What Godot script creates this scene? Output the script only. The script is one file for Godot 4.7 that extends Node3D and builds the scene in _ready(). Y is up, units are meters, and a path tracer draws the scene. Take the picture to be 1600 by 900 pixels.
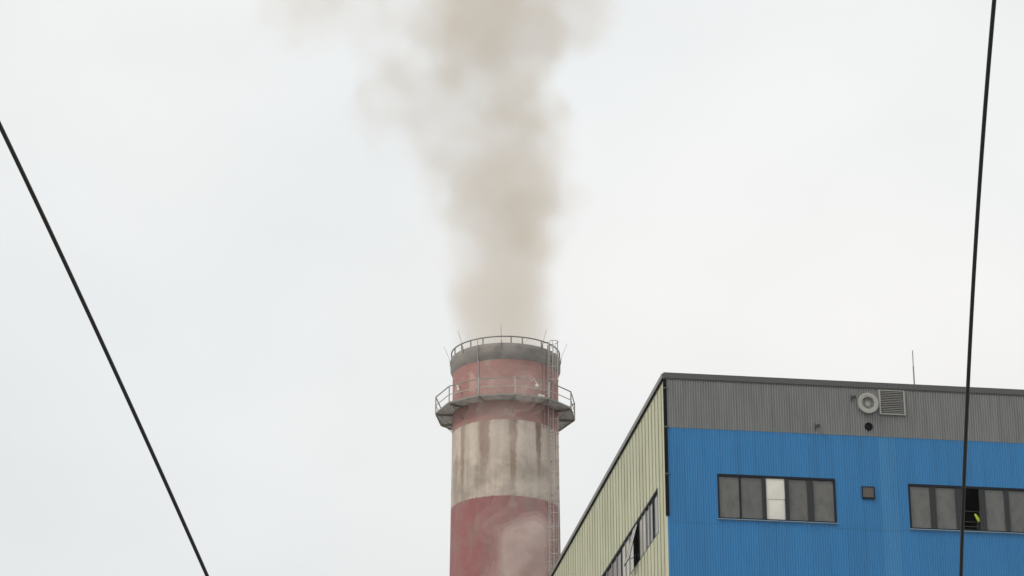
extends Node3D

# ---------------------------------------------------------------- settings of the place
const EYE := Vector3(0, 1.6, 0)
const CORNER := Vector3(8.861, 51.342, -140.465)      # roof corner of the boiler house, nearest the camera
const FRONT_DIR := Vector3(0.98988, 0, -0.14193)       # along the blue front wall
const SIDE_DIR := Vector3(-0.13077, 0, -0.99141)       # along the pale side wall, away from the camera
const FRONT_LEN := 30.45
const SIDE_LEN := 47.4
const STACK := Vector3(-0.529, -0.192, -194.88)        # foot of the chimney
const STACK_SIZE := 1.12                               # its plan below is drawn for a top 7.6 m across; it stands 8.5 m across

var rng := RandomNumberGenerator.new()
var mat := {}
var shared := {}


func _ready() -> void:
	rng.seed = 7
	# camera
	var cam := Camera3D.new()
	cam.name = "camera"
	cam.position = EYE
	cam.rotation_degrees = Vector3(21.397, 0, 0)
	cam.fov = 12.837
	cam.near = 0.1
	cam.far = 3000.0
	add_child(cam)
	cam.current = true
	# sky, air and exposure
	var env := Environment.new()
	env.background_mode = Environment.BG_SKY
	var sky := Sky.new()
	var pano := PanoramaSkyMaterial.new()
	pano.panorama = overcast()
	sky.sky_material = pano
	env.sky = sky
	env.tonemap_mode = Environment.TONE_MAPPER_LINEAR
	env.tonemap_exposure = 1.0
	env.volumetric_fog_enabled = true
	env.volumetric_fog_density = 0.0
	env.fog_enabled = true
	env.fog_density = 0.00008
	env.fog_light_color = Color(0.93, 0.94, 0.93)
	env.sdfgi_enabled = true
	env.ssao_enabled = true
	env.ssil_enabled = true
	var world := WorldEnvironment.new()
	world.name = "world_environment"
	world.environment = env
	add_child(world)
	# the sun behind thick cloud, from the left and a little in front of the camera
	var sun := DirectionalLight3D.new()
	sun.name = "veiled_sun"
	sun.light_energy = 0.4
	sun.light_color = Color(1.0, 0.97, 0.92)
	sun.light_angular_distance = 20.0
	sun.shadow_enabled = true
	add_child(sun)
	sun.look_at_from_position(Vector3(-60, 70, 40), Vector3.ZERO)

	make_materials()
	build_ground()
	build_boiler_house()
	build_chimney()
	build_smoke()
	build_cables()
	build_lime_cloth()


# ---------------------------------------------------------------- small helpers
func begin() -> SurfaceTool:
	var st := SurfaceTool.new()
	st.begin(Mesh.PRIMITIVE_TRIANGLES)
	st.set_smooth_group(-1)
	return st


func tri(st: SurfaceTool, a: Vector3, b: Vector3, c: Vector3) -> void:
	st.add_vertex(a)
	st.add_vertex(b)
	st.add_vertex(c)


func quad(st: SurfaceTool, a: Vector3, b: Vector3, c: Vector3, d: Vector3) -> void:
	# a, b, c, d clockwise as seen from the front
	tri(st, a, b, c)
	tri(st, a, c, d)


# a box given by its centre, half edges along three axes (right-handed)
func box_on(st: SurfaceTool, c: Vector3, x: Vector3, y: Vector3, z: Vector3) -> void:
	var p := []
	for i in 8:
		p.append(c + (x if i & 1 else -x) + (y if i & 2 else -y) + (z if i & 4 else -z))
	quad(st, p[4], p[6], p[7], p[5])
	quad(st, p[1], p[3], p[2], p[0])
	quad(st, p[5], p[7], p[3], p[1])
	quad(st, p[0], p[2], p[6], p[4])
	quad(st, p[6], p[2], p[3], p[7])
	quad(st, p[0], p[4], p[5], p[1])


# a box between two corners
func box(st: SurfaceTool, lo: Vector3, hi: Vector3) -> void:
	var h := (hi - lo) / 2.0
	box_on(st, (lo + hi) / 2.0, Vector3(h.x, 0, 0), Vector3(0, h.y, 0), Vector3(0, 0, h.z))


# a square bar from a to b
func bar(st: SurfaceTool, a: Vector3, b: Vector3, w: float, h: float = -1.0) -> void:
	var d := (b - a).normalized()
	var up := Vector3.UP if absf(d.y) < 0.95 else Vector3(0, 0, 1)
	var x := d.cross(up).normalized()
	var y := x.cross(d).normalized()
	box_on(st, (a + b) / 2.0, x * w / 2.0, y * (h if h > 0 else w) / 2.0, -d * a.distance_to(b) / 2.0)


# a round tube through points
func tube(st: SurfaceTool, pts: PackedVector3Array, r: float, n: int = 8, closed: bool = false) -> void:
	st.set_smooth_group(0)
	var rings := []
	var m := pts.size()
	var side := Vector3.ZERO
	for i in m:
		var d: Vector3 = (pts[(i + 1) % m] - pts[(i - 1 + m) % m]) if closed else (pts[mini(i + 1, m - 1)] - pts[maxi(i - 1, 0)])
		d = d.normalized()
		if side == Vector3.ZERO:
			side = d.cross(Vector3.UP if absf(d.y) < 0.95 else Vector3(0, 0, 1))
		side = (side - d * side.dot(d)).normalized()
		var up := side.cross(d)
		var ring := PackedVector3Array()
		for k in n:
			var a := TAU * k / n
			ring.append(pts[i] + (side * cos(a) + up * sin(a)) * r)
		rings.append(ring)
	for i in (m if closed else m - 1):
		var p: PackedVector3Array = rings[i]
		var q: PackedVector3Array = rings[(i + 1) % m]
		for k in n:
			var l := (k + 1) % n
			quad(st, p[k], p[l], q[l], q[k])
	st.set_smooth_group(-1)
	if not closed:
		for k in range(1, n - 1):
			tri(st, rings[0][0], rings[0][k + 1], rings[0][k])
			tri(st, rings[m - 1][0], rings[m - 1][k], rings[m - 1][k + 1])


# a lathe round the y axis: profile of (radius, height) from bottom to top on the outside, with u round and v given by height
func lathe(st: SurfaceTool, prof: PackedVector2Array, n: int, v0: float, v1: float, smooth: bool = true) -> void:
	st.set_smooth_group(0 if smooth else -1)
	for i in prof.size() - 1:
		for k in n:
			var a := TAU * k / n - PI
			var b := TAU * (k + 1) / n - PI
			var c := [prof[i], prof[i], prof[i + 1], prof[i + 1]]
			var ang := [a, b, b, a]
			for j in [0, 3, 2, 0, 2, 1]:
				var rad: Vector2 = c[j]
				var t: float = ang[j]
				st.set_uv(Vector2((t + PI) / TAU, 1.0 - (rad.y - v0) / (v1 - v0)))
				st.add_vertex(Vector3(sin(t) * rad.x, rad.y, cos(t) * rad.x))
	st.set_smooth_group(-1)


func finish(st: SurfaceTool) -> ArrayMesh:
	st.generate_normals()
	return st.commit()


func part(called: String, mesh: Mesh, m: Material, parent: Node, at: Transform3D = Transform3D.IDENTITY) -> MeshInstance3D:
	var o := MeshInstance3D.new()
	o.name = called
	o.mesh = mesh
	o.material_override = m
	o.transform = at
	parent.add_child(o, true)
	return o


func shape(called: String, st: SurfaceTool, m: Material, parent: Node, at: Transform3D = Transform3D.IDENTITY) -> MeshInstance3D:
	return part(called, finish(st), m, parent, at)


func thing(called: String, label: String, category: String, at: Vector3) -> Node3D:
	var o := Node3D.new()
	o.name = called
	o.position = at
	o.set_meta("label", label)
	o.set_meta("category", category)
	add_child(o, true)
	return o


# ---------------------------------------------------------------- textures and materials
func overcast() -> ImageTexture:
	# a closed layer of thin grey cloud: soft banks, warmer where it is thin
	var n := FastNoiseLite.new()
	n.seed = 21
	n.noise_type = FastNoiseLite.TYPE_SIMPLEX_SMOOTH
	n.frequency = 1.0
	n.fractal_octaves = 4
	n.fractal_gain = 0.45
	var w := 2048
	var h := 1024
	var im := Image.create(w, h, false, Image.FORMAT_RGBF)
	for y in h:
		var el := PI * (0.5 - (y + 0.5) / h)
		if el < -0.03:
			for x in w:
				im.set_pixel(x, y, Color(0.3, 0.3, 0.29))
			continue
		for x in w:
			var az := TAU * (x + 0.5) / w
			var d := Vector3(sin(az) * cos(el), sin(el) * 1.7, cos(az) * cos(el)) * 5.0
			var t := n.get_noise_3dv(d)
			var s := n.get_noise_3dv(d * 0.45 + Vector3(9, 3, 4))
			# closed cloud is brighter towards the zenith
			var k := (0.873 + 0.05 * t + 0.05 * s) * (1.0 + 0.25 * (sin(el) - 0.33))
			im.set_pixel(x, y, Color(k * (0.988 + 0.045 * s), k * (1.002 + 0.01 * s), k * (1.0 - 0.02 * s)))
	return ImageTexture.create_from_image(im)


# grey mottling for multiplying into a colour; stretched by the material's uv scale
func mottle(s: int, freq: float, lo: float, hi: float, octaves: int = 4) -> ImageTexture:
	var n := FastNoiseLite.new()
	n.seed = s
	n.frequency = freq
	n.fractal_octaves = octaves
	var g := n.get_seamless_image(512, 512)
	var im := Image.create(512, 512, false, Image.FORMAT_RGB8)
	for y in 512:
		for x in 512:
			var v := lerpf(lo, hi, g.get_pixel(x, y).r)
			im.set_pixel(x, y, Color(v, v, v))
	return ImageTexture.create_from_image(im)


func paint(c: Color, rough: float, tex: Texture2D = null, scale: Vector3 = Vector3.ONE, metal: float = 0.0) -> StandardMaterial3D:
	# c holds real-world (linear) base colours
	var m := StandardMaterial3D.new()
	m.albedo_color = c.linear_to_srgb()
	m.roughness = rough
	m.metallic = metal
	if tex:
		m.albedo_texture = tex
		m.uv1_triplanar = true
		m.uv1_world_triplanar = true
		m.uv1_scale = scale
	return m


func make_materials() -> void:
	var streak := mottle(3, 0.02, 0.90, 1.07)
	var soft := mottle(13, 0.012, 0.92, 1.06)
	var blot := mottle(5, 0.012, 0.8, 1.12)
	var dust := mottle(17, 0.014, 0.86, 1.1)
	var fine := mottle(9, 0.05, 0.9, 1.06)
	var long := Vector3(0.22, 0.02, 0.22)
	var tones := [0.965, 1.0, 1.025, 0.985]
	for i in 4:
		var t: float = tones[i]
		mat["blue%d" % i] = paint(Color(0.028 * t, 0.210 * t, 0.475 * t), 0.6, soft, long)
		mat["grey%d" % i] = paint(Color(0.228 * t, 0.235 * t, 0.232 * t), 0.55, streak, long)
	mat.blue4 = paint(Color(0.045, 0.235, 0.49), 0.6, soft, long)
	mat.pale = paint(Color(1, 1, 1), 0.6, streak, long)
	mat.pale.vertex_color_use_as_albedo = true
	mat.liner = paint(Color(0.10, 0.10, 0.10), 0.9)
	mat.dark_trim = paint(Color(0.085, 0.088, 0.088), 0.5, fine, Vector3(0.3, 0.3, 0.3))
	mat.side_trim = paint(Color(0.20, 0.20, 0.18), 0.5, fine, Vector3(0.3, 0.3, 0.3))
	mat.black = paint(Color(0.008, 0.009, 0.012), 0.9)
	mat.black.metallic_specular = 0.2
	mat.frame = paint(Color(0.016, 0.020, 0.028), 0.7)
	mat.frame.metallic_specular = 0.25
	mat.mullion = paint(Color(0.045, 0.049, 0.052), 0.7)
	mat.mullion.metallic_specular = 0.3
	mat.sill = paint(Color(0.20, 0.30, 0.40), 0.5)
	mat.white_board = paint(Color(0.80, 0.78, 0.71), 0.6, fine, Vector3(0.4, 0.4, 0.4))
	mat.light_metal = paint(Color(0.375, 0.375, 0.345), 0.5, fine, Vector3(0.5, 0.5, 0.5))
	mat.mid_metal = paint(Color(0.26, 0.26, 0.25), 0.5, fine, Vector3(0.5, 0.5, 0.5))
	mat.slat = paint(Color(0.27, 0.26, 0.25), 0.5, fine, Vector3(0.5, 0.5, 0.5))
	mat.brown_panel = paint(Color(0.115, 0.095, 0.088), 0.7, fine, Vector3(0.5, 0.5, 0.5))
	mat.ground = paint(Color(0.30, 0.29, 0.275), 0.95, blot, Vector3(0.05, 0.05, 0.05))
	mat.concrete = paint(Color(0.29, 0.265, 0.245), 0.9, blot, Vector3(0.13, 0.13, 0.13))
	mat.deck = paint(Color(0.62, 0.62, 0.60), 0.7, blot, Vector3(0.2, 0.2, 0.2))  # steel lightened, the haze veil below the platform is in the colour
	mat.galvanised = paint(Color(0.40, 0.39, 0.37), 0.55)
	mat.ladder = paint(Color(0.47, 0.43, 0.40), 0.6)
	mat.rail_grey = paint(Color(0.24, 0.235, 0.22), 0.6)
	mat.lamp_white = paint(Color(0.72, 0.70, 0.64), 0.5)
	mat.cable = paint(Color(0.012, 0.014, 0.013), 0.6)
	mat.lime = paint(Color(0.66, 0.86, 0.07), 0.8)
	mat.pane_pale = paint(Color(0.50, 0.49, 0.44), 0.35, fine, Vector3(0.3, 0.1, 0.3))
	for i in 3:
		# window glass under a film of grey dust
		var g := StandardMaterial3D.new()
		var t: float = [0.155, 0.20, 0.14][i]
		g.transparency = BaseMaterial3D.TRANSPARENCY_ALPHA
		g.albedo_color = Color(Color(t, t * 0.985, t * 0.94).linear_to_srgb(), 0.88)
		g.roughness = 0.12
		g.albedo_texture = dust
		g.uv1_triplanar = true
		g.uv1_world_triplanar = true
		g.uv1_scale = Vector3(0.21, 0.13, 0.21)
		mat["glass%d" % i] = g
	# the chimney's paint, with rust runs, grime, and haze put into the upper red
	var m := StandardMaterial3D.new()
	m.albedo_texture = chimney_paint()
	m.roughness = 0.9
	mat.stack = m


const PAINT_LO := 40.0
const PAINT_HI := 63.4


func chimney_paint() -> ImageTexture:
	var n := FastNoiseLite.new()
	n.seed = 4
	n.frequency = 0.9
	n.fractal_octaves = 5
	var w := 1280
	var h := 1024
	var r := 3.82
	var im := Image.create(w, h, false, Image.FORMAT_RGB8)
	# rust runs below the platform's brackets: angle in degrees, half width, length, strength
	var runs := []
	for k in 12:
		runs.append([8.0 + 30.0 * k, rng.randf_range(1.0, 2.6), rng.randf_range(2.2, 4.6), rng.randf_range(0.55, 0.9)])
	for e in [[-52.2, 3.4, 5.0, 0.6], [-22.5, 6.0, 3.6, 0.8], [8.2, 3.8, 4.8, 0.9], [37.6, 3.4, 3.8, 0.95]]:
		for q in runs:
			if absf(wrapf(q[0] - e[0], -180, 180)) < 5.0:
				q[0] = e[0]; q[1] = e[1]; q[2] = e[2]; q[3] = e[3]
	var red := Color(0.40, 0.185, 0.17)  # upper band: base colour lightened to include the haze veil before it
	var low_red := Color(0.315, 0.128, 0.128)
	var white := Color(0.63, 0.54, 0.46)
	var rust := Color(0.225, 0.14, 0.10)
	var grime := Color(0.27, 0.225, 0.19)
	for y in h:
		var hy := lerpf(PAINT_HI, PAINT_LO, (y + 0.5) / h)
		for x in w:
			var deg := 360.0 * (x + 0.5) / w - 180.0
			var a := deg_to_rad(deg)
			var p := Vector3(sin(a) * r, hy, cos(a) * r)
			var streaky := n.get_noise_3d(p.x * 1.4, p.y * 0.12, p.z * 1.4)
			var blob := n.get_noise_3d(p.x * 0.6 + 40, p.y * 0.6, p.z * 0.6)
			var small := n.get_noise_3d(p.x * 2.2, p.y * 2.2 + 80, p.z * 2.2)
			var edge := 0.07 * n.get_noise_1d(deg * 0.35)
			var c: Color
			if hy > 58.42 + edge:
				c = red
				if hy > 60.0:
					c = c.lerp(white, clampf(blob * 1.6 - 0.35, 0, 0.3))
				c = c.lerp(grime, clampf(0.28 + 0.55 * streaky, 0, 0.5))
			elif hy > 52.86 + edge:
				c = white
				var low := clampf((56.3 + 0.8 * blob - hy) / 0.5, 0, 1)
				c = c.lerp(grime, clampf(0.16 + 0.6 * streaky + 0.34 * low * (0.75 + 2.0 * blob), 0, 0.75))
				for q in runs:
					var off := absf(wrapf(deg - q[0] - 0.8 * small, -180, 180))
					var fall := 58.42 - hy
					var wide: float = q[1] * (1.0 + 0.35 * small - 0.45 * clampf(fall / q[2], 0, 1))
					if off < wide * 1.6 and fall < q[2] * 1.3:
						var k := clampf((wide * 1.5 - off) / (wide * 0.7), 0, 1) * clampf((q[2] * 1.25 - fall + 0.9 * small) / (q[2] * 0.7), 0, 1)
						c = c.lerp(rust, k * q[3])
			else:
				c = low_red
				c = c.lerp(grime, clampf(0.10 + 0.45 * streaky + 0.5 * blob, 0, 0.5))
			var v := 1.0 + 0.10 * small
			c = Color(c.r * v, c.g * v, c.b * v).linear_to_srgb()
			im.set_pixel(x, y, c)
	return ImageTexture.create_from_image(im)


# ---------------------------------------------------------------- ground
func build_ground() -> void:
	var pm := PlaneMesh.new()
	pm.size = Vector2(1600, 1600)
	var g := part("ground", pm, mat.ground, self, Transform3D(Basis.IDENTITY, Vector3(0, 0, -300)))
	g.set_meta("kind", "structure")
	g.set_meta("label", "bare grey yard ground round the power plant")


# ---------------------------------------------------------------- boiler house
# a sheet of trapezoid-ribbed steel from x0 to x1 and y0 to y1, ribs standing out along +z
func ribbed(st: SurfaceTool, x0: float, x1: float, y0: float, y1: float, pitch: float, depth: float) -> void:
	var xs := PackedFloat32Array()
	var k0 := floori(x0 / pitch) - 1
	var k1 := ceili(x1 / pitch) + 1
	var pts := []
	for k in range(k0, k1 + 1):
		for e in [[0.0, 0.0], [0.42, 0.0], [0.54, 1.0], [0.88, 1.0]]:
			pts.append(Vector2((k + e[0]) * pitch, e[1] * depth))
	var line := [Vector2(x0, 0)]
	for i in pts.size() - 1:
		var a: Vector2 = pts[i]
		var b: Vector2 = pts[i + 1]
		if a.x <= x0 and b.x > x0:
			line[0] = a.lerp(b, (x0 - a.x) / (b.x - a.x))
		if b.x > x0 and b.x < x1:
			line.append(b)
		if a.x < x1 and b.x >= x1:
			line.append(a.lerp(b, (x1 - a.x) / (b.x - a.x)))
	for i in line.size() - 1:
		var a: Vector2 = line[i]
		var b: Vector2 = line[i + 1]
		quad(st, Vector3(a.x, y0, a.y), Vector3(a.x, y1, a.y), Vector3(b.x, y1, b.y), Vector3(b.x, y0, b.y))


func sheet(parent: Node, at: Transform3D, tone: String, x0: float, x1: float, h0: float, h1: float) -> void:
	# shared between alike sheets: seven ribs to a sheet, so that the ribs of all columns line up
	var deep := 0.05 if tone == "grey" else 0.032
	var key := "%.3f %.3f %.3f %.3f" % [fposmod(x0, 1.05), x1 - x0, h1 - h0, deep]
	var start := fposmod(x0, 1.05)
	if not shared.has(key):
		var st := begin()
		ribbed(st, start, start + x1 - x0, -(h1 - h0), 0.0, 0.15, deep)
		shared[key] = finish(st)
	part("cladding_sheet", shared[key], mat[tone + (str(rng.randi() % 4) if tone != "blue" or absf(x0 - 12.6) > 0.2 else "4")], parent, at * Transform3D(Basis.IDENTITY, Vector3(x0 - start, -h0, 0)))


func build_boiler_house() -> void:
	var b := thing("boiler_house", "tall boiler house clad in blue, grey and pale green ribbed sheeting", "building", Vector3(CORNER.x, 0, CORNER.z))
	var top := Vector3(0, CORNER.y, 0)
	var front_out := FRONT_DIR.cross(Vector3.UP)
	var side_out := Vector3.UP.cross(SIDE_DIR)
	var front := Transform3D(Basis(FRONT_DIR, Vector3.UP, front_out), top)
	var side := Transform3D(Basis(-SIDE_DIR, Vector3.UP, side_out), top)
	var height := CORNER.y

	# openings in metres along the wall and down from the roof edge: x0, x1, h0, h1
	var w1 := [2.95, 9.90, 6.03, 8.69]
	var w2 := [14.25, 22.95, 6.14, 8.84]
	var border := 3.33

	# front cladding, sheet by sheet
	for i in 29:
		var x0 := 1.05 * i
		var x1 := x0 + 1.04
		sheet(b, front, "grey", x0, x1, 0.30, border)
		var cuts := [x0, x1]
		for w in [w1, w2]:
			for e in [w[0], w[1]]:
				if e > x0 and e < x1:
					cuts.append(e)
		cuts.sort()
		for k in cuts.size() - 1:
			var mid: float = (cuts[k] + cuts[k + 1]) / 2.0
			var hole: Array = w1 if mid > w1[0] and mid < w1[1] else w2 if mid > w2[0] and mid < w2[1] else []
			if hole:
				sheet(b, front, "blue", cuts[k], cuts[k + 1], border + 0.004, hole[2])
				sheet(b, front, "blue", cuts[k], cuts[k + 1], hole[3], 14.0)
			else:
				sheet(b, front, "blue", cuts[k], cuts[k + 1], border + 0.004, 8.97)
				sheet(b, front, "blue", cuts[k], cuts[k + 1], 8.985, 14.0)
	var low := begin()
	ribbed(low, 0.0, FRONT_LEN, -height, -14.01, 0.15, 0.032)
	var lowpart := shape("lower_cladding", low, mat.blue1, b, front)
	lowpart.set_meta("kind", "stuff")

	# side cladding: the sheets are too narrow here to tell apart, each has its own tone
	var hole_side := [2.70, 27.0, 6.22, 8.86]
	var st := begin()
	var s := 0.0
	while s < SIDE_LEN:
		var e := minf(s + 1.05, SIDE_LEN)
		var v := rng.randf_range(0.91, 1.02)
		var warm := rng.randf_range(0.0, 1.0)
		st.set_color(Color(0.545 * v, (0.565 - 0.03 * warm) * v, (0.42 - 0.035 * warm) * v))
		var cuts := [s, e]
		for q in [hole_side[0], hole_side[1]]:
			if q > s and q < e:
				cuts.append(q)
		cuts.sort()
		for k in cuts.size() - 1:
			var a: float = cuts[k]
			var c: float = cuts[k + 1]
			var mid := (a + c) / 2.0
			if mid > hole_side[0] and mid < hole_side[1]:
				ribbed(st, -c, -a, -hole_side[2], -0.3, 0.35, 0.035)
				ribbed(st, -c, -a, -height, -hole_side[3], 0.35, 0.035)
			else:
				ribbed(st, -c, -a, -height, -0.3, 0.35, 0.035)
		# standing seam between the sheets
		if s > 0.5 and (s < hole_side[0] or s > hole_side[1]):
			box(st, Vector3(-s - 0.035, -height, 0.03), Vector3(-s + 0.035, -0.3, 0.055))
		elif s > 0.5:
			box(st, Vector3(-s - 0.035, -hole_side[2], 0.03), Vector3(-s + 0.035, -0.3, 0.055))
			box(st, Vector3(-s - 0.035, -height, 0.03), Vector3(-s + 0.035, -hole_side[3], 0.055))
		s += 1.05
	var sp := shape("side_cladding", st, mat.pale, b, side)
	sp.set_meta("kind", "stuff")

	# inner walls behind the sheeting, with the openings left free
	inner_wall(b, front, 0.0, FRONT_LEN, height, [w1, w2], false)
	inner_wall(b, side, 0.3, SIDE_LEN, height, [hole_side], true)
	# far walls, roof, storey floor
	var c0 := Vector3.ZERO
	var c1 := FRONT_DIR * FRONT_LEN
	var c2 := c1 + SIDE_DIR * SIDE_LEN
	var c3 := SIDE_DIR * SIDE_LEN
	var far := begin()
	bar(far, c1 + Vector3(-0.2, height / 2, -0.4), c2 + Vector3(-0.2, height / 2, 0.3), 0.2, height - 0.8)
	bar(far, c3 + Vector3(0.3, height / 2, 0), c2 + Vector3(-0.4, height / 2, 0), 0.2, height - 0.8)
	shape("rear_wall", far, mat.grey1, b)
	for f in [[-0.04, 0.3, "roof"], [-9.12, 0.25, "storey_floor"]]:
		var rt := begin()
		var mid := (c0 + c1 + c2 + c3) / 4.0
		var p := []
		for q in [c0, c1, c2, c3]:
			p.append(q + (mid - q).normalized() * 0.42 + Vector3(0, height + f[0], 0))
		var dn := Vector3(0, -f[1], 0)
		quad(rt, p[0], p[3], p[2], p[1])
		quad(rt, p[0] + dn, p[1] + dn, p[2] + dn, p[3] + dn)
		for k in 4:
			quad(rt, p[k] + dn, p[k], p[(k + 1) % 4], p[(k + 1) % 4] + dn)
		shape(f[2], rt, mat.liner, b)

	# roof edge: a folded dark capping on the front, a slimmer paler one along the side
	var cap := begin()
	box(cap, Vector3(-0.06, -0.34, -0.35), Vector3(FRONT_LEN + 0.1, 0.0, 0.10))
	box(cap, Vector3(-0.06, -0.395, 0.0), Vector3(FRONT_LEN + 0.1, -0.342, 0.065))
	shape("roof_capping", cap, mat.dark_trim, b, front)
	var cs := begin()
	box(cs, Vector3(-SIDE_LEN, -0.30, -0.3), Vector3(-0.11, -0.003, 0.14))
	var edging := shape("roof_capping", cs, mat.side_trim, b, side)
	var dk := begin()
	box(dk, Vector3(-SIDE_LEN, -0.40, 0.0), Vector3(-0.11, -0.303, 0.12))
	shape("drip_edge", dk, mat.black, edging)
	# the dark corner trim that stops short beside the window row
	var ct := begin()
	box(ct, Vector3(-0.085, -8.62, -0.10), Vector3(0.095, -0.40, 0.085))
	var trim := shape("corner_trim", ct, mat.black, b, front)
	trim.set_meta("label", "black trim running down the corner from the roof edge")
	for h in [0.95, 3.32, 6.15]:
		var cl := begin()
		box(cl, Vector3(-0.11, -h - 0.04, -0.06), Vector3(0.16, -h + 0.04, 0.10))
		shape("clip", cl, mat.dark_trim, trim)

	# the two window rows of the front
	var dark := [[4.23, 4.33], [5.57, 5.80], [6.91, 7.15], [8.24, 8.60]]
	window_row(b, front, w1, dark, ["glass0", "glass2", "board", "glass2", "glass0"], "window row of five panes, the middle one boarded white")
	dark = [[15.53, 15.88], [17.06, 17.42], [18.50, 18.86], [20.0, 20.28], [21.30, 21.58]]
	window_row(b, front, w2, dark, ["glass0", "glass0", "open", "glass0", "glass2", "glass0"], "window row with one pane missing and dark inside")
	side_window(b, side, hole_side)

	# a rail inside the missing pane
	var rl := begin()
	for h in [7.50, 8.14, 8.42, 8.62]:
		tube(rl, PackedVector3Array([Vector3(17.30, -h, -0.42), Vector3(18.62, -h, -0.42)]), 0.022, 6)
	for x in [17.45, 17.62, 18.42, 18.50]:
		tube(rl, PackedVector3Array([Vector3(x, -8.87, -0.42), Vector3(x, -8.14, -0.42)]), 0.02, 6)
	for x in [17.32, 18.6]:
		tube(rl, PackedVector3Array([Vector3(x, -8.87, -0.42), Vector3(x, -7.48, -0.42)]), 0.025, 6)
	shape("guard_rail", rl, mat.dark_trim, b, front)

	fan_vent(b, front)
	louvre_vent(b, front)
	small_fittings(b, front)

	# mast on the roof edge
	var ms := begin()
	tube(ms, PackedVector3Array([Vector3(15.05, 0.0, -0.12), Vector3(15.05, 1.2, -0.12)]), 0.045, 8)
	tube(ms, PackedVector3Array([Vector3(15.05, 1.2, -0.12), Vector3(15.06, 2.2, -0.12)]), 0.03, 8)
	box(ms, Vector3(14.95, -0.02, -0.24), Vector3(15.15, 0.03, -0.02))
	shape("roof_mast", ms, mat.mid_metal, b, front)


func inner_wall(b: Node, at: Transform3D, a: float, c: float, height: float, holes: Array, flip: bool) -> void:
	var st := begin()
	var x := a
	for w in holes:
		_wall_box(st, x, w[0], -height, -0.05, flip)
		_wall_box(st, w[0], w[1], -w[2], -0.05, flip)
		_wall_box(st, w[0], w[1], -height, -w[3], flip)
		x = w[1]
	_wall_box(st, x, c, -height, -0.05, flip)
	shape("inner_wall", st, mat.liner, b, at)


func _wall_box(st: SurfaceTool, x0: float, x1: float, y0: float, y1: float, flip: bool) -> void:
	if flip:
		box(st, Vector3(-x1, y0, -0.24), Vector3(-x0, y1, -0.03))
	else:
		box(st, Vector3(x0, y0, -0.24), Vector3(x1, y1, -0.03))


func window_row(b: Node, at: Transform3D, w: Array, posts: Array, fills: Array, label: String) -> void:
	var y1: float = -w[2]
	var y0: float = -w[3]
	var st := begin()
	box(st, Vector3(w[0], y1 - 0.11, -0.12), Vector3(w[1], y1 + 0.02, 0.055))
	box(st, Vector3(w[0], y0, -0.12), Vector3(w[1], y0 + 0.09, 0.052))
	box(st, Vector3(w[0], y0 + 0.09, -0.12), Vector3(w[0] + 0.10, y1 - 0.11, 0.055))
	box(st, Vector3(w[1] - 0.10, y0 + 0.09, -0.12), Vector3(w[1], y1 - 0.11, 0.055))
	var win := shape("window", st, mat.frame, b, at)
	win.set_meta("label", label)
	var sl := begin()
	box_on(sl, Vector3((w[0] + w[1]) / 2, y0 - 0.035, 0.06), Vector3((w[1] - w[0]) / 2 + 0.06, 0, 0), Vector3(0, 0.018, -0.006), Vector3(0, 0.02, 0.07))
	shape("sill", sl, mat.sill, win)
	var edges := [w[0] + 0.10]
	for q in posts:
		var ms := begin()
		box(ms, Vector3(q[0], y0 + 0.09, -0.10), Vector3(q[1], y1 - 0.11, 0.02))
		if q[1] - q[0] > 0.2:
			# two sash stiles with a groove between
			box(ms, Vector3(q[0], y0 + 0.09, 0.02), Vector3(q[0] + 0.08, y1 - 0.11, 0.045))
			box(ms, Vector3(q[1] - 0.08, y0 + 0.09, 0.02), Vector3(q[1], y1 - 0.11, 0.045))
		shape("mullion", ms, mat.mullion if q[1] - q[0] > 0.2 else mat.frame, win)
		edges.append_array(q)
	edges.append(w[1] - 0.10)
	for i in fills.size():
		var x0: float = edges[2 * i]
		var x1: float = edges[2 * i + 1]
		if fills[i] == "open":
			continue
		if fills[i] == "board":
			# two sheets of white board, each dented to its middle, one lapping over the other
			for part_h in [[y0 + 0.10, (y0 + y1) / 2 + 0.03, 0.0], [(y0 + y1) / 2 - 0.01, y1 - 0.12, 0.035]]:
				var bs := begin()
				var z: float = -0.045 + part_h[2]
				var a := Vector3(x0 + 0.01, part_h[0], z)
				var c := Vector3(x1 - 0.01, part_h[1], z)
				var m := Vector3((x0 + x1) / 2 + 0.03, lerpf(part_h[0], part_h[1], 0.45), z + 0.035)
				var p := [a, Vector3(a.x, c.y, z), c, Vector3(c.x, a.y, z)]
				for k in 4:
					tri(bs, p[k], p[(k + 1) % 4], m)
				var back := Vector3(0, 0, -0.02)
				quad(bs, p[3] + back, p[2] + back, p[1] + back, p[0] + back)
				for k in 4:
					quad(bs, p[k] + back, p[(k + 1) % 4] + back, p[(k + 1) % 4], p[k])
				shape("board", bs, mat.white_board, win)
			continue
		var ps := begin()
		box(ps, Vector3(x0, y0 + 0.09, -0.05), Vector3(x1, y1 - 0.11, -0.042))
		shape("pane", ps, mat[fills[i]], win)


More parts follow.
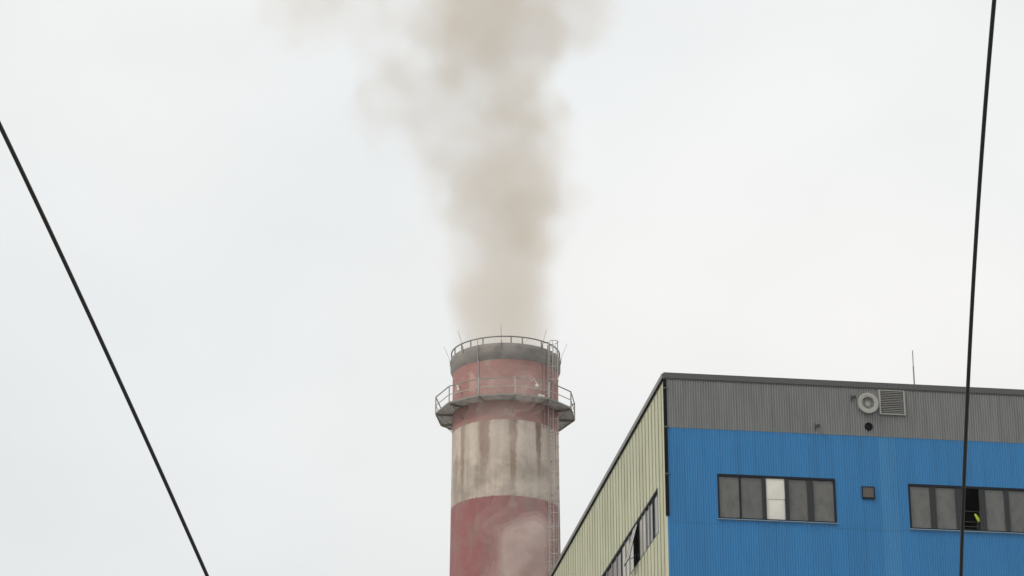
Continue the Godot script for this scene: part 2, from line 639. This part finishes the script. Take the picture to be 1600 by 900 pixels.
func side_window(b: Node, at: Transform3D, w: Array) -> void:
	var y1: float = -w[2]
	var y0: float = -w[3]
	var st := begin()
	box(st, Vector3(-w[1], y1 - 0.14, -0.14), Vector3(-w[0], y1 + 0.03, 0.06))
	box(st, Vector3(-w[1], y0, -0.14), Vector3(-w[0], y0 + 0.06, 0.03))
	box(st, Vector3(-w[0] - 0.08, y0 + 0.06, -0.14), Vector3(-w[0], y1 - 0.14, 0.03))
	box(st, Vector3(-w[1], y0 + 0.06, -0.14), Vector3(-w[1] + 0.08, y1 - 0.14, 0.03))
	var win := shape("window", st, mat.frame, b, at)
	win.set_meta("label", "long side window row with a sash hanging out")
	# s0, s1, filling
	var bays := [[2.78, 4.20, "glass1"], [4.50, 5.60, "glass1"], [5.66, 6.70, "glass1"], [6.82, 7.80, "pane_pale"], [7.92, 8.95, "pane_pale"], [9.05, 10.75, "open"], [10.9, 12.3, "pane_pale"], [12.42, 13.7, "pane_pale"], [13.82, 15.1, "pane_pale"], [15.35, 17.0, "glass1"], [17.06, 18.7, "glass1"], [18.8, 20.6, "glass0"], [20.7, 22.6, "glass1"], [22.8, 24.8, "glass1"], [24.9, 26.9, "glass1"]]
	for i in bays.size():
		var s0: float = bays[i][0]
		var s1: float = bays[i][1]
		if bays[i][2] != "open":
			var ps := begin()
			box(ps, Vector3(-s1, y0 + 0.06, -0.04), Vector3(-s0, y1 - 0.14, -0.03))
			shape("pane", ps, mat[bays[i][2]], win)
		if i > 0:
			var ms := begin()
			box(ms, Vector3(-s0, y0 + 0.06, -0.10), Vector3(-(bays[i - 1][1] as float), y1 - 0.14, 0.03))
			shape("mullion", ms, mat.frame if i in [1, 5, 6, 9, 13] else mat.mid_metal, win)
	# a top-hung sash pushed outward at its foot
	var place := Transform3D(Basis(Vector3(1, 0, 0), deg_to_rad(-14)), Vector3(-10.75, y1 - 0.14, 0.05))
	var fs := begin()
	var tall := y1 - y0 - 0.2
	var across := 1.70
	box(fs, Vector3(0, -tall, -0.02), Vector3(0.06, 0, 0.02))
	box(fs, Vector3(across - 0.06, -tall, -0.02), Vector3(across, 0, 0.02))
	box(fs, Vector3(0.06, -0.06, -0.02), Vector3(across - 0.06, 0, 0.02))
	box(fs, Vector3(0.06, -tall, -0.02), Vector3(across - 0.06, -tall + 0.06, 0.02))
	box(fs, Vector3(across / 2 - 0.025, -tall + 0.06, -0.018), Vector3(across / 2 + 0.025, -0.06, 0.018))
	var sash := shape("open_sash", fs, mat.frame, win, place)
	sash.set_meta("label", "sash pushed outward from the dark opening")
	# its panes and the stay that holds it
	for e in [[0.06, across / 2 - 0.025], [across / 2 + 0.025, across - 0.06]]:
		var gs := begin()
		box(gs, Vector3(e[0], -tall + 0.06, -0.008), Vector3(e[1], -0.06, 0.004))
		shape("sash_pane", gs, mat.pane_pale, win, place)
	var sy := begin()
	tube(sy, PackedVector3Array([Vector3(-9.10, y0 + 0.5, -0.02), Vector3(-9.12, y0 + 0.36, 0.20), Vector3(-9.12, y0 + 0.16, 0.5)]), 0.025, 6)
	shape("stay", sy, mat.frame, win)


func fan_vent(b: Node, front: Transform3D) -> void:
	# a round hood: broad flat ring, deep throat, hub plate at the back
	var at := front * Transform3D(Basis(Vector3.RIGHT, PI / 2), Vector3(12.07, -1.36, 0.0))
	var st := begin()
	lathe(st, PackedVector2Array([Vector2(0.60, 0.0), Vector2(0.60, 0.20), Vector2(0.63, 0.22), Vector2(0.63, 0.27), Vector2(0.615, 0.285)]), 40, 0, 1, false)
	lathe(st, PackedVector2Array([Vector2(0.615, 0.285), Vector2(0.40, 0.30), Vector2(0.375, 0.29)]), 40, 0, 1)
	lathe(st, PackedVector2Array([Vector2(0.375, 0.29), Vector2(0.37, 0.06)]), 40, 0, 1)
	var fan := shape("fan_vent", st, mat.light_metal, b, at)
	fan.set_meta("label", "pale round fan hood near the roof edge")
	var hub := begin()
	lathe(hub, PackedVector2Array([Vector2(0.38, 0.06), Vector2(0.16, 0.07), Vector2(0.16, 0.13), Vector2(0.0, 0.14)]), 32, 0, 1, false)
	shape("hub", hub, mat.light_metal, fan)
	for k in 6:
		var bl := begin()
		var d := Vector3(cos(TAU * k / 6.0), 0, sin(TAU * k / 6.0))
		var t := Vector3(-d.z, 0, d.x)
		box_on(bl, d * 0.26 + Vector3(0, 0.10, 0), d * 0.10, t.cross(d) * 0.006 + t * 0.004, t * 0.07 + Vector3(0, 0.02, 0))
		shape("blade", bl, mat.mid_metal, fan)


func louvre_vent(b: Node, front: Transform3D) -> void:
	var x0 := 12.76
	var x1 := 14.33
	var y1 := -0.455
	var y0 := -1.97
	var st := begin()
	box(st, Vector3(x0, y0, 0.0), Vector3(x0 + 0.10, y1, 0.16))
	box(st, Vector3(x1 - 0.08, y0, 0.0), Vector3(x1, y1, 0.16))
	box(st, Vector3(x0 + 0.10, y1 - 0.05, 0.0), Vector3(x1 - 0.08, y1, 0.155))
	box(st, Vector3(x0 + 0.10, y0, 0.0), Vector3(x1 - 0.08, y0 + 0.04, 0.155))
	var vent := shape("louvre_vent", st, mat.light_metal, b, front)
	vent.set_meta("label", "square grey louvre vent beside the round fan hood")
	var bk := begin()
	box(bk, Vector3(x0 + 0.10, y0 + 0.04, 0.052), Vector3(x1 - 0.08, y1 - 0.05, 0.058))
	shape("backing", bk, mat.frame, vent)
	for k in 13:
		var sl := begin()
		var y := lerpf(y1 - 0.11, y0 + 0.10, k / 12.0)
		box_on(sl, Vector3((x0 + x1 + 0.02) / 2, y + rng.randf_range(-0.012, 0.012), 0.10), Vector3((x1 - x0 - 0.18) / 2, rng.randf_range(-0.012, 0.012), 0), Vector3(0, 0.006, 0.004), Vector3(0, -0.052, 0.045))
		shape("slat", sl, mat.slat if k % 3 else mat.mid_metal, vent)


func small_fittings(b: Node, front: Transform3D) -> void:
	# open pipe end under the fan hood
	var at := front * Transform3D(Basis(Vector3.RIGHT, PI / 2), Vector3(12.08, -2.74, 0.0))
	var st := begin()
	lathe(st, PackedVector2Array([Vector2(0.235, 0.0), Vector2(0.235, 0.10), Vector2(0.215, 0.10), Vector2(0.215, 0.06), Vector2(0.0, 0.06)]), 28, 0, 1, false)
	var hole := shape("pipe_opening", st, mat.black, b, at)
	hole.set_meta("label", "round black pipe opening below the fan hood")
	# two old lamp brackets
	for q in [Vector2(11.17, -1.03), Vector2(8.94, -2.90)]:
		var l := begin()
		box(l, Vector3(q.x - 0.10, q.y - 0.16, 0.03), Vector3(q.x - 0.04, q.y + 0.20, 0.07))
		bar(l, Vector3(q.x - 0.07, q.y + 0.06, 0.06), Vector3(q.x + 0.04, q.y + 0.02, 0.30), 0.05)
		box_on(l, Vector3(q.x + 0.05, q.y - 0.03, 0.30), Vector3(0.10, 0.02, 0), Vector3(-0.02, 0.09, 0.05), Vector3(0, -0.02, 0.06))
		shape("wall_bracket", l, mat.dark_trim, b, front)
	# small square vent between the window rows
	var v := begin()
	box(v, Vector3(11.47, -6.45, 0.0), Vector3(12.23, -6.41, 0.10))
	box(v, Vector3(11.47, -7.15, 0.0), Vector3(12.23, -7.06, 0.12))
	box(v, Vector3(11.47, -7.06, 0.0), Vector3(11.51, -6.45, 0.10))
	box(v, Vector3(12.16, -7.06, 0.0), Vector3(12.23, -6.45, 0.10))
	var vent := shape("wall_vent", v, mat.frame, b, front)
	vent.set_meta("label", "small square brown vent between the window rows")
	var p := begin()
	box(p, Vector3(11.51, -7.06, 0.036), Vector3(12.16, -6.45, 0.075))
	shape("panel", p, mat.brown_panel, vent)


# ---------------------------------------------------------------- chimney
func around(deg: float, r: float, y: float) -> Vector3:
	var a := deg_to_rad(deg)
	return Vector3(sin(a) * r, y, cos(a) * r)


func shaft_radius(y: float) -> float:
	return 3.80 + 0.010 * maxf(0.0, 58.0 - y)


func build_chimney() -> void:
	var c := thing("chimney", "tall concrete chimney banded faded and haze-paled red and white, smoking", "chimney", STACK)
	c.scale = Vector3.ONE * STACK_SIZE
	# shaft in painted bands, one texture over all of them
	for e in [[58.42, 62.95], [52.86, 58.42], [46.0, 52.86], [40.0, 46.0]]:
		var st := begin()
		lathe(st, PackedVector2Array([Vector2(shaft_radius(e[0]), e[0]), Vector2(shaft_radius((e[0] + e[1]) / 2), (e[0] + e[1]) / 2), Vector2(shaft_radius(e[1]), e[1])]), 96, PAINT_LO, PAINT_HI)
		shape("painted_band", st, mat.stack, c)
	var foot := begin()
	lathe(foot, PackedVector2Array([Vector2(4.6, 0.0), Vector2(4.2, 18.0), Vector2(3.98, 40.0)]), 96, 0, 40)
	shape("lower_shaft", foot, mat.concrete, c)
	# crown: chamfer, ring, flue throat
	var cr := begin()
	lathe(cr, PackedVector2Array([Vector2(3.80, 62.90), Vector2(3.96, 63.24)]), 96, 0, 1)
	lathe(cr, PackedVector2Array([Vector2(3.96, 63.24), Vector2(3.97, 63.70), Vector2(3.96, 64.06)]), 96, 0, 1)
	lathe(cr, PackedVector2Array([Vector2(3.96, 64.06), Vector2(3.93, 64.09), Vector2(3.45, 64.09)]), 96, 0, 1)
	lathe(cr, PackedVector2Array([Vector2(3.45, 64.09), Vector2(3.40, 55.0), Vector2(0.0, 54.9)]), 96, 0, 1)
	shape("crown_ring", cr, mat.concrete, c)

	# crown railing
	var hoop := PackedVector3Array()
	for k in 72:
		hoop.append(around(k * 5.0, 3.90, 64.58))
	var hr := begin()
	tube(hr, hoop, 0.05, 8, true)
	var crown_rail := shape("crown_rail", hr, mat.rail_grey, c)
	for deg in [-84, -68, -53, -39, -24, 6, 18, 41, 54, 72, 90, 110, 130, 150, 170, 190, 210, 230, 250]:
		var ps := begin()
		tube(ps, PackedVector3Array([around(deg, 3.90, 64.05), around(deg, 3.90, 64.56)]), 0.045, 6)
		shape("post", ps, mat.rail_grey, crown_rail)
	# lightning rods, leaning outward
	for k in 8:
		var deg := -4.0 + 45.0 * k
		var rs := begin()
		tube(rs, PackedVector3Array([around(deg, 3.98, 63.75), around(deg, 4.02, 64.25)]), 0.03, 6)
		tube(rs, PackedVector3Array([around(deg, 4.02, 64.25), around(deg, 4.46, 65.32)]), 0.013, 6)
		shape("lightning_rod", rs, mat.rail_grey, c)

	build_platform(c)
	build_ladder(c)

	# conductor and conduit down the shaft
	var dc := begin()
	tube(dc, PackedVector3Array([around(-29.5, 4.0, 64.6), around(-29.5, 4.0, 63.2), around(-29.5, 3.86, 62.7), around(-29.5, 3.86, 60.0)]), 0.028, 6)
	shape("down_conductor", dc, mat.galvanised, c)
	var cd := begin()
	tube(cd, PackedVector3Array([around(45, 3.86, 63.0), around(45, 3.86, 58.1)]), 0.03, 6)
	shape("conduit", cd, mat.galvanised, c)
	# obstruction lamps
	lamp(c, -54.0, 61.10, 0.10, 0.22)
	lamp(c, 33.0, 61.02, 0.13, 0.24)
	for q in [39.0, 42.5]:
		var jb := begin()
		var p := around(q, 3.90, 60.42)
		box_on(jb, p, around(q + 90, 0.13, 0), Vector3(0, 0.10, 0), around(q, 0.09, 0))
		shape("junction_box", jb, mat.lamp_white, c)


func lamp(c: Node, deg: float, y: float, r: float, h: float) -> void:
	var st := begin()
	var p := around(deg, 4.12, y)
	bar(st, around(deg - 3, 3.80, y + 0.42), around(deg - 3, 4.12, y + 0.44), 0.07)
	bar(st, around(deg - 3, 4.12, y + 0.44), p + Vector3(0, h / 2, 0), 0.05)
	var arm := shape("lamp_arm", st, mat.lamp_white, c)
	var ls := begin()
	lathe(ls, PackedVector2Array([Vector2(0.0, -h / 2), Vector2(r * 0.8, -h / 2 + 0.01), Vector2(r, -h / 4), Vector2(r, h / 4), Vector2(r * 0.6, h / 2), Vector2(0, h / 2 + 0.02)]), 14, 0, 1, false)
	shape("lamp_housing", ls, mat.lamp_white, arm, Transform3D(Basis.IDENTITY, p))


func build_platform(c: Node) -> void:
	var y := 59.92
	var ro := 5.02
	var frame := begin()
	for k in 12:
		var a := around(8.0 + 30 * k, ro, y - 0.03)
		var e := around(38.0 + 30 * k, ro, y - 0.03)
		bar(frame, a, e, 0.07, 0.14)
	var pf := shape("platform", frame, mat.rail_grey, c)
	for k in 12:
		var d0 := 8.0 + 30 * k
		# deck plate, inner edge round the shaft
		var st := begin()
		var dn := Vector3(0, -0.05, 0)
		for j in 3:
			var a0 := d0 + 10.0 * j
			var a1 := a0 + 10.0
			var o0 := around(d0, ro - 0.04, y).lerp(around(d0 + 30, ro - 0.04, y), j / 3.0)
			var o1 := around(d0, ro - 0.04, y).lerp(around(d0 + 30, ro - 0.04, y), (j + 1) / 3.0)
			var i0 := around(a0, 3.82, y)
			var i1 := around(a1, 3.82, y)
			quad(st, i0, i1, o1, o0)
			quad(st, o0 + dn, o1 + dn, i1 + dn, i0 + dn)
			quad(st, o0 + dn, o0, o1, o1 + dn)
			if j == 0:
				quad(st, i0 + dn, i0, o0, o0 + dn)
			if j == 2:
				quad(st, o1 + dn, o1, i1, i1 + dn)
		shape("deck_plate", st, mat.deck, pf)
		# bracket: beam under the joint and a brace to the shaft
		var br := begin()
		bar(br, around(d0, 3.75, y - 0.13), around(d0, ro - 0.10, y - 0.13), 0.08, 0.14)
		bar(br, around(d0, 3.78, y - 1.05), around(d0, ro - 0.35, y - 0.20), 0.045, 0.045)
		shape("bracket", br, mat.concrete, pf)
		var ps := begin()
		bar(ps, around(d0, ro, y + 0.02), around(d0, ro, y + 1.22), 0.09)
		shape("post", ps, mat.galvanised, pf)
		var rl := begin()
		bar(rl, around(d0, ro, y + 1.2), around(d0 + 30, ro, y + 1.2), 0.06)
		shape("handrail", rl, mat.rail_grey, pf)
		var mr := begin()
		bar(mr, around(d0, ro, y + 0.58), around(d0 + 30, ro, y + 0.58), 0.045)
		shape("mid_rail", mr, mat.galvanised, pf)


func build_ladder(c: Node) -> void:
	var deg := 53.0
	var out := around(deg, 1.0, 0)
	var along := around(deg + 90, 1.0, 0)
	var base := out * 4.0
	var st := begin()
	for s in [-0.28, 0.28]:
		tube(st, PackedVector3Array([base + along * s + Vector3(0, 2.5, 0) + out * 0.6, base + along * s + Vector3(0, 40, 0) + out * 0.05, base + along * s + Vector3(0, 62.8, 0), base + along * s + out * 0.06 + Vector3(0, 64.6, 0), base + along * s - out * 0.45 + Vector3(0, 64.62, 0), base + along * s - out * 0.45 + Vector3(0, 64.1, 0)]), 0.035, 6)
	var ladder := shape("ladder", st, mat.ladder, c)
	var low := begin()
	var rung: Mesh
	for k in 204:
		var y := 2.8 + k * 0.303
		var off := lerpf(0.6, 0.05, clampf((y - 2.5) / 37.5, 0, 1)) if y < 40.0 else lerpf(0.05, 0.0, clampf((y - 40.0) / 22.0, 0, 1)) if y < 62.8 else 0.1 * (y - 62.8) / 2.1
		var p := base + out * off + Vector3(0, y, 0)
		if y < 46.0:
			tube(low, PackedVector3Array([p - along * 0.28, p + along * 0.28]), 0.016, 4)
		else:
			if rung == null:
				var rs := begin()
				tube(rs, PackedVector3Array([-along * 0.28, along * 0.28]), 0.016, 4)
				rung = finish(rs)
			part("rung", rung, mat.ladder, ladder, Transform3D(Basis.IDENTITY, p))
	var lo := shape("lower_rungs", low, mat.ladder, ladder)
	lo.set_meta("kind", "stuff")
	# cage hoops and straps
	var hoop_pts := PackedVector3Array()
	for k in 11:
		var a := lerpf(-PI * 0.60, PI * 0.60, k / 10.0)
		hoop_pts.append(out * (0.30 + 0.32 * cos(a)) + along * 0.34 * sin(a))
	var hs := begin()
	tube(hs, hoop_pts, 0.028, 5)
	var hoop := finish(hs)
	for k in 19:
		var y := 47.0 + k * 0.98
		if absf(y - 60.3) < 1.0:
			continue
		part("cage_hoop", hoop, mat.ladder, ladder, Transform3D(Basis.IDENTITY, base + Vector3(0, y, 0)))
	for k in [0, 2, 5, 8, 10]:
		var cs := begin()
		tube(cs, PackedVector3Array([base + hoop_pts[k] + Vector3(0, 46.5, 0), base + hoop_pts[k] + Vector3(0, 59.0, 0)]), 0.02, 5)
		tube(cs, PackedVector3Array([base + hoop_pts[k] + Vector3(0, 61.6, 0), base + hoop_pts[k] + Vector3(0, 64.66, 0)]), 0.02, 5)
		shape("cage_strap", cs, mat.ladder, ladder)
	# stand-off brackets
	for k in 6:
		var y := 48.5 + k * 2.45
		for s in [-0.28, 0.28]:
			var bs := begin()
			bar(bs, base + along * s + Vector3(0, y, 0), base + along * s - out * 0.32 + Vector3(0, y, 0), 0.06)
			shape("standoff", bs, mat.ladder, ladder)


# ---------------------------------------------------------------- smoke
# soft clumps: x from the chimney's axis, height, z from the axis, radius, strength
const PUFFS := [
	[-0.1, 62.6, 0.0, 3.8, 1.3], [-0.1, 64.6, 0.0, 4.2, 1.4], [-0.1, 66.8, 0.2, 4.6, 1.4], [0.1, 69.0, 0.0, 4.8, 1.3],
	[-0.4, 71.3, -0.3, 5.1, 1.2], [0.4, 73.2, 0.5, 5.0, 1.1], [2.8, 73.6, 0.2, 2.4, 0.5], [-0.6, 75.4, 0.0, 4.9, 0.9],
	[0.0, 77.6, 0.4, 5.2, 1.0], [3.2, 77.0, -0.6, 2.9, 0.7], [-3.5, 77.6, 0.3, 4.1, 0.75], [0.5, 79.6, 0.0, 4.9, 1.0],
	[-2.8, 79.2, -0.5, 3.4, 0.6], [-3.8, 75.6, 0.3, 3.4, 0.55], [0.8, 81.8, -0.4, 4.2, 0.95], [4.2, 80.4, 0.4, 2.8, 0.45], [0.8, 83.8, 0.2, 4.2, 0.9],
	[3.4, 82.8, -0.3, 2.8, 0.6], [0.7, 85.8, 0.5, 3.9, 0.9], [0.4, 87.6, 0.0, 4.4, 0.9], [-1.8, 88.8, -0.4, 4.8, 0.8],
	[2.3, 89.4, 0.4, 4.0, 0.85], [-4.2, 89.4, 0.3, 3.9, 0.65], [-0.8, 90.8, 0.0, 5.2, 0.8], [2.5, 91.8, -0.5, 4.2, 0.9],
	[-4.8, 91.2, 0.6, 4.2, 0.8], [-0.4, 92.8, 0.3, 5.2, 0.8], [2.2, 94.4, 0.0, 4.6, 0.9], [-1.8, 95.4, -0.4, 5.0, 0.9],
	[1.0, 97.0, 0.2, 5.0, 0.9],
	[-3.2, 83.6, 0.6, 3.4, 0.28], [-5.0, 83.4, -0.5, 4.2, 0.46], [-7.6, 84.6, 0.3, 4.0, 0.46], [-4.8, 86.0, 0.5, 4.0, 0.42],
	[-7.8, 87.2, -0.3, 3.8, 0.42], [-2.4, 85.6, -0.6, 3.4, 0.40], [-9.6, 82.8, 0.2, 3.6, 0.36], [-6.4, 81.2, 0.2, 3.8, 0.34],
	[-4.6, 80.6, -0.4, 3.2, 0.2], [-8.6, 89.6, 0.4, 3.4, 0.30],
	[-11.6, 92.6, 0.0, 4.6, 0.34], [-14.8, 91.8, 0.6, 4.4, 0.22], [-17.0, 91.4, -0.4, 3.4, 0.2], [-12.6, 95.6, 0.4, 5.0, 0.32],
	[-8.0, 93.6, -0.5, 4.4, 0.34], [5.8, 91.8, 0.2, 3.8, 0.32], [6.8, 94.4, -0.4, 4.0, 0.38], [-17.0, 95.0, 0.2, 4.6, 0.24],
]
# thin smoke that sinks round the front of the shaft, thickest low on the right
const DRIFT := [
	[-0.6, 60.4, 6.0, 3.2, 0.16], [0.8, 59.6, 6.2, 2.9, 0.18], [-1.0, 56.5, 6.0, 3.4, 0.18], [0.8, 56.0, 6.0, 3.0, 0.22],
	[0.8, 53.0, 6.0, 3.0, 0.28], [-0.4, 50.0, 6.0, 2.8, 0.16],
	[2.0, 50.2, 6.0, 1.9, 0.34], [1.6, 49.0, 6.2, 2.1, 0.48], [2.0, 48.0, 6.0, 2.0, 0.46], [0.8, 47.4, 6.2, 2.1, 0.46], [1.4, 46.6, 6.0, 2.5, 0.6],
	[-0.2, 45.6, 6.0, 2.5, 0.5], [1.6, 44.4, 6.0, 2.6, 0.6], [-0.4, 42.4, 6.0, 3.0, 0.5],
]
const CELL := 0.4
const LEVELS := [[0.06, 0.008], [0.14, 0.012], [0.24, 0.015], [0.38, 0.018], [0.56, 0.019], [0.8, 0.016], [1.15, 0.006]]
const DRIFT_LEVELS := [[0.06, 0.03], [0.14, 0.04], [0.24, 0.05], [0.36, 0.06], [0.50, 0.07]]


func build_smoke() -> void:
	var root := thing("smoke_plume", "beige smoke plume rising from the chimney top into the pale sky", "smoke", STACK)
	root.set_meta("kind", "stuff")
	root.scale = Vector3.ONE * STACK_SIZE
	# the stream is still smooth at the mouth and rolls more the higher it gets
	smoke_body(root, PUFFS, LEVELS, Vector3(-22.0, 60.0, -8.0), Vector3i(82, 104, 41), Color(0.995, 0.855, 0.63), 64.5, 12.0, 2.8)
	var drift := thing("drifting_smoke", "thin haze of smoke drifting round the lower chimney shaft", "smoke", STACK)
	drift.set_meta("kind", "stuff")
	drift.scale = Vector3.ONE * STACK_SIZE
	smoke_body(drift, DRIFT, DRIFT_LEVELS, Vector3(-5.6, 38.0, 1.6), Vector3i(29, 78, 24), Color(0.86, 0.78, 0.71), 30.0, 1.0, 1.2, true)


func smoke_body(root: Node, puffs: Array, levels: Array, lo: Vector3, size: Vector3i, tint: Color, calm: float, rise: float, roll: float, veil: bool = false) -> void:
	var nx := size.x
	var ny := size.y
	var nz := size.z
	var field := PackedFloat32Array()
	field.resize(nx * ny * nz)
	var warp := FastNoiseLite.new()
	warp.seed = 11
	warp.frequency = 0.16
	warp.fractal_octaves = 4
	warp.fractal_gain = 0.5
	var detail := FastNoiseLite.new()
	detail.seed = 33
	detail.frequency = 0.28
	detail.fractal_octaves = 3
	for j in range(1, ny - 1):
		for i in range(1, nx - 1):
			for k in range(1, nz - 1):
				var p := lo + Vector3(i, j, k) * CELL
				var stir := clampf((p.y - calm) / rise, 0.0, 1.0)
				var q := p
				if stir > 0.0:
					q += Vector3(warp.get_noise_3dv(p), warp.get_noise_3dv(p + Vector3(50, 7, 3)) * 0.8, warp.get_noise_3dv(p + Vector3(9, 70, 31))) * roll * stir
				var f := 0.0
				for s in puffs:
					var r: float = s[3]
					var dy: float = q.y - s[1]
					if dy > r or dy < -r:
						continue
					var dx: float = q.x - s[0]
					if dx > r or dx < -r:
						continue
					var dz: float = q.z - s[2]
					var t := 1.0 - (dx * dx + dy * dy + dz * dz) / (r * r)
					if t > 0.0:
						f += s[4] * t * t
				if f > 0.0:
					f *= 1.0 + 1.25 * detail.get_noise_3dv(p) * maxf(stir, 0.12)
				field[(i * ny + j) * nz + k] = f
	for e in levels:
		var mesh := isosurface(field, nx, ny, nz, lo, e[0])
		if mesh and veil:
			# so thin that each layer is a film of lit haze
			var film := StandardMaterial3D.new()
			film.transparency = BaseMaterial3D.TRANSPARENCY_ALPHA
			film.albedo_color = Color(tint.linear_to_srgb(), e[1])
			film.roughness = 1.0
			film.specular_mode = BaseMaterial3D.SPECULAR_DISABLED
			part("smoke_layer", mesh, film, root)
		elif mesh:
			var m := FogMaterial.new()
			m.albedo = tint
			m.density = e[1] / STACK_SIZE
			part("smoke_layer", mesh, m, root)


# surface nets: one vertex in each crossed cell, one quad round each crossed edge, faces clockwise from outside
func isosurface(f: PackedFloat32Array, nx: int, ny: int, nz: int, lo: Vector3, level: float) -> ArrayMesh:
	var sx := ny * nz
	var sy := nz
	var index := PackedInt32Array()
	index.resize(nx * ny * nz)
	var verts := PackedVector3Array()
	var tris := PackedInt32Array()
	var corner := PackedInt32Array([0, sx, sy, sx + sy, 1, sx + 1, sy + 1, sx + sy + 1])
	var place := [Vector3(0, 0, 0), Vector3(1, 0, 0), Vector3(0, 1, 0), Vector3(1, 1, 0), Vector3(0, 0, 1), Vector3(1, 0, 1), Vector3(0, 1, 1), Vector3(1, 1, 1)]
	var edges := [[0, 1], [2, 3], [4, 5], [6, 7], [0, 2], [1, 3], [4, 6], [5, 7], [0, 4], [1, 5], [2, 6], [3, 7]]
	for i in nx - 1:
		for j in ny - 1:
			var row := i * sx + j * sy
			for k in nz - 1:
				var n := row + k
				var first := f[n] > level
				if (f[n + sx] > level) == first and (f[n + sy] > level) == first and (f[n + 1] > level) == first and (f[n + sx + sy] > level) == first and (f[n + sx + 1] > level) == first and (f[n + sy + 1] > level) == first and (f[n + sx + sy + 1] > level) == first:
					continue
				var sum := Vector3.ZERO
				var count := 0
				for e in edges:
					var a: float = f[n + corner[e[0]]]
					var b: float = f[n + corner[e[1]]]
					if (a > level) != (b > level):
						sum += (place[e[0]] as Vector3).lerp(place[e[1]], (level - a) / (b - a))
						count += 1
				index[n] = verts.size()
				verts.append(lo + (Vector3(i, j, k) + sum / count) * CELL)
	for i in range(1, nx - 1):
		for j in range(1, ny - 1):
			for k in range(1, nz - 1):
				var n := i * sx + j * sy + k
				var inside := f[n] > level
				for axis in 3:
					var step: int = [sx, sy, 1][axis]
					if (f[n + step] > level) == inside:
						continue
					var u: int = [sy, 1, sx][axis]
					var v: int = [1, sx, sy][axis]
					var a := index[n - u - v]
					var b := index[n - v]
					var c := index[n]
					var d := index[n - u]
					# counter-clockwise about +axis, so clockwise from outside when the inside lies further on
					if inside:
						tris.append_array([a, c, b, a, d, c])
					else:
						tris.append_array([a, b, c, a, c, d])
	if verts.is_empty():
		return null
	var arr := []
	arr.resize(Mesh.ARRAY_MAX)
	arr[Mesh.ARRAY_VERTEX] = verts
	arr[Mesh.ARRAY_INDEX] = tris
	var mesh := ArrayMesh.new()
	mesh.add_surface_from_arrays(Mesh.PRIMITIVE_TRIANGLES, arr)
	return mesh


# ---------------------------------------------------------------- cables and cloth
func build_cables() -> void:
	cable(Vector3(0.0084306, -0.1221312, -3.6908485), Vector3(-0.0224351, 0.4603253, 7.3740174), 15.9, 20.9, 0.0158, "black cable slanting down across the pale sky left of the chimney")
	cable(Vector3(0.0020530, 0.0139639, 2.5814169), Vector3(-0.0238060, 0.3741777, 9.7679306), 15.6, 20.9, 0.0155, "black cable hanging steeply in front of the blue building")


func cable(cx: Vector3, cy: Vector3, d0: float, d1: float, r: float, label: String) -> void:
	var pts := PackedVector3Array()
	var at := func(d: float) -> Vector3:
		return Vector3(cx.x * d * d + cx.y * d + cx.z, cy.x * d * d + cy.y * d + cy.z, -d)
	var first: Vector3 = at.call(d0)
	var out: Vector3 = (first - (at.call(d0 + 0.4) as Vector3)).normalized()
	var last: Vector3 = at.call(d1)
	var down: Vector3 = (last - (at.call(d1 - 0.4) as Vector3)).normalized()
	for k in [24.0, 16.0, 8.0, 3.0]:
		pts.append(first + out * k)
	for k in 25:
		pts.append(at.call(lerpf(d0, d1, k / 24.0)))
	var reach := last.y / -down.y
	for k in [0.33, 0.66, 1.0]:
		pts.append(last + down * reach * k)
	var st := begin()
	tube(st, pts, r, 10)
	var o := shape("overhead_cable", st, mat.cable, self)
	o.set_meta("label", label)
	o.set_meta("category", "cable")
	o.set_meta("group", "black cables in front of the view")


func build_lime_cloth() -> void:
	# a folded cloth over the guard rail, seen through the missing pane
	var front := Basis(FRONT_DIR, Vector3.UP, FRONT_DIR.cross(Vector3.UP))
	var p := Vector3(CORNER.x, CORNER.y, CORNER.z) + front * Vector3(18.40, -8.12, -0.34)
	var st := begin()
	var rows := []
	var spine := [Vector2(-0.12, 0.46), Vector2(-0.09, 0.40), Vector2(-0.03, 0.31), Vector2(0.03, 0.21), Vector2(0.09, 0.11), Vector2(0.12, 0.02), Vector2(0.13, -0.03)]
	var wide := [0.02, 0.065, 0.075, 0.10, 0.095, 0.075, 0.03]
	st.set_smooth_group(0)
	for i in spine.size():
		var ring := PackedVector3Array()
		var c: Vector2 = spine[i]
		for k in 10:
			var a := TAU * k / 10
			var w: float = wide[i] * (1.0 + 0.22 * sin(3.0 * a + i))
			ring.append(front * Vector3(c.x + cos(a) * w * 0.86, c.y + cos(a) * w * 0.5, sin(a) * w * 0.7))
		rows.append(ring)
	for i in rows.size() - 1:
		for k in 10:
			var l := (k + 1) % 10
			quad(st, rows[i][k], rows[i][l], rows[i + 1][l], rows[i + 1][k])
	for k in range(1, 9):
		tri(st, rows[0][0], rows[0][k + 1], rows[0][k])
		tri(st, rows[6][0], rows[6][k], rows[6][k + 1])
	var o := shape("lime_cloth", st, mat.lime, self, Transform3D(Basis.IDENTITY, p))
	o.set_meta("label", "small lime yellow cloth on the rail inside the dark missing pane")
	o.set_meta("category", "cloth")
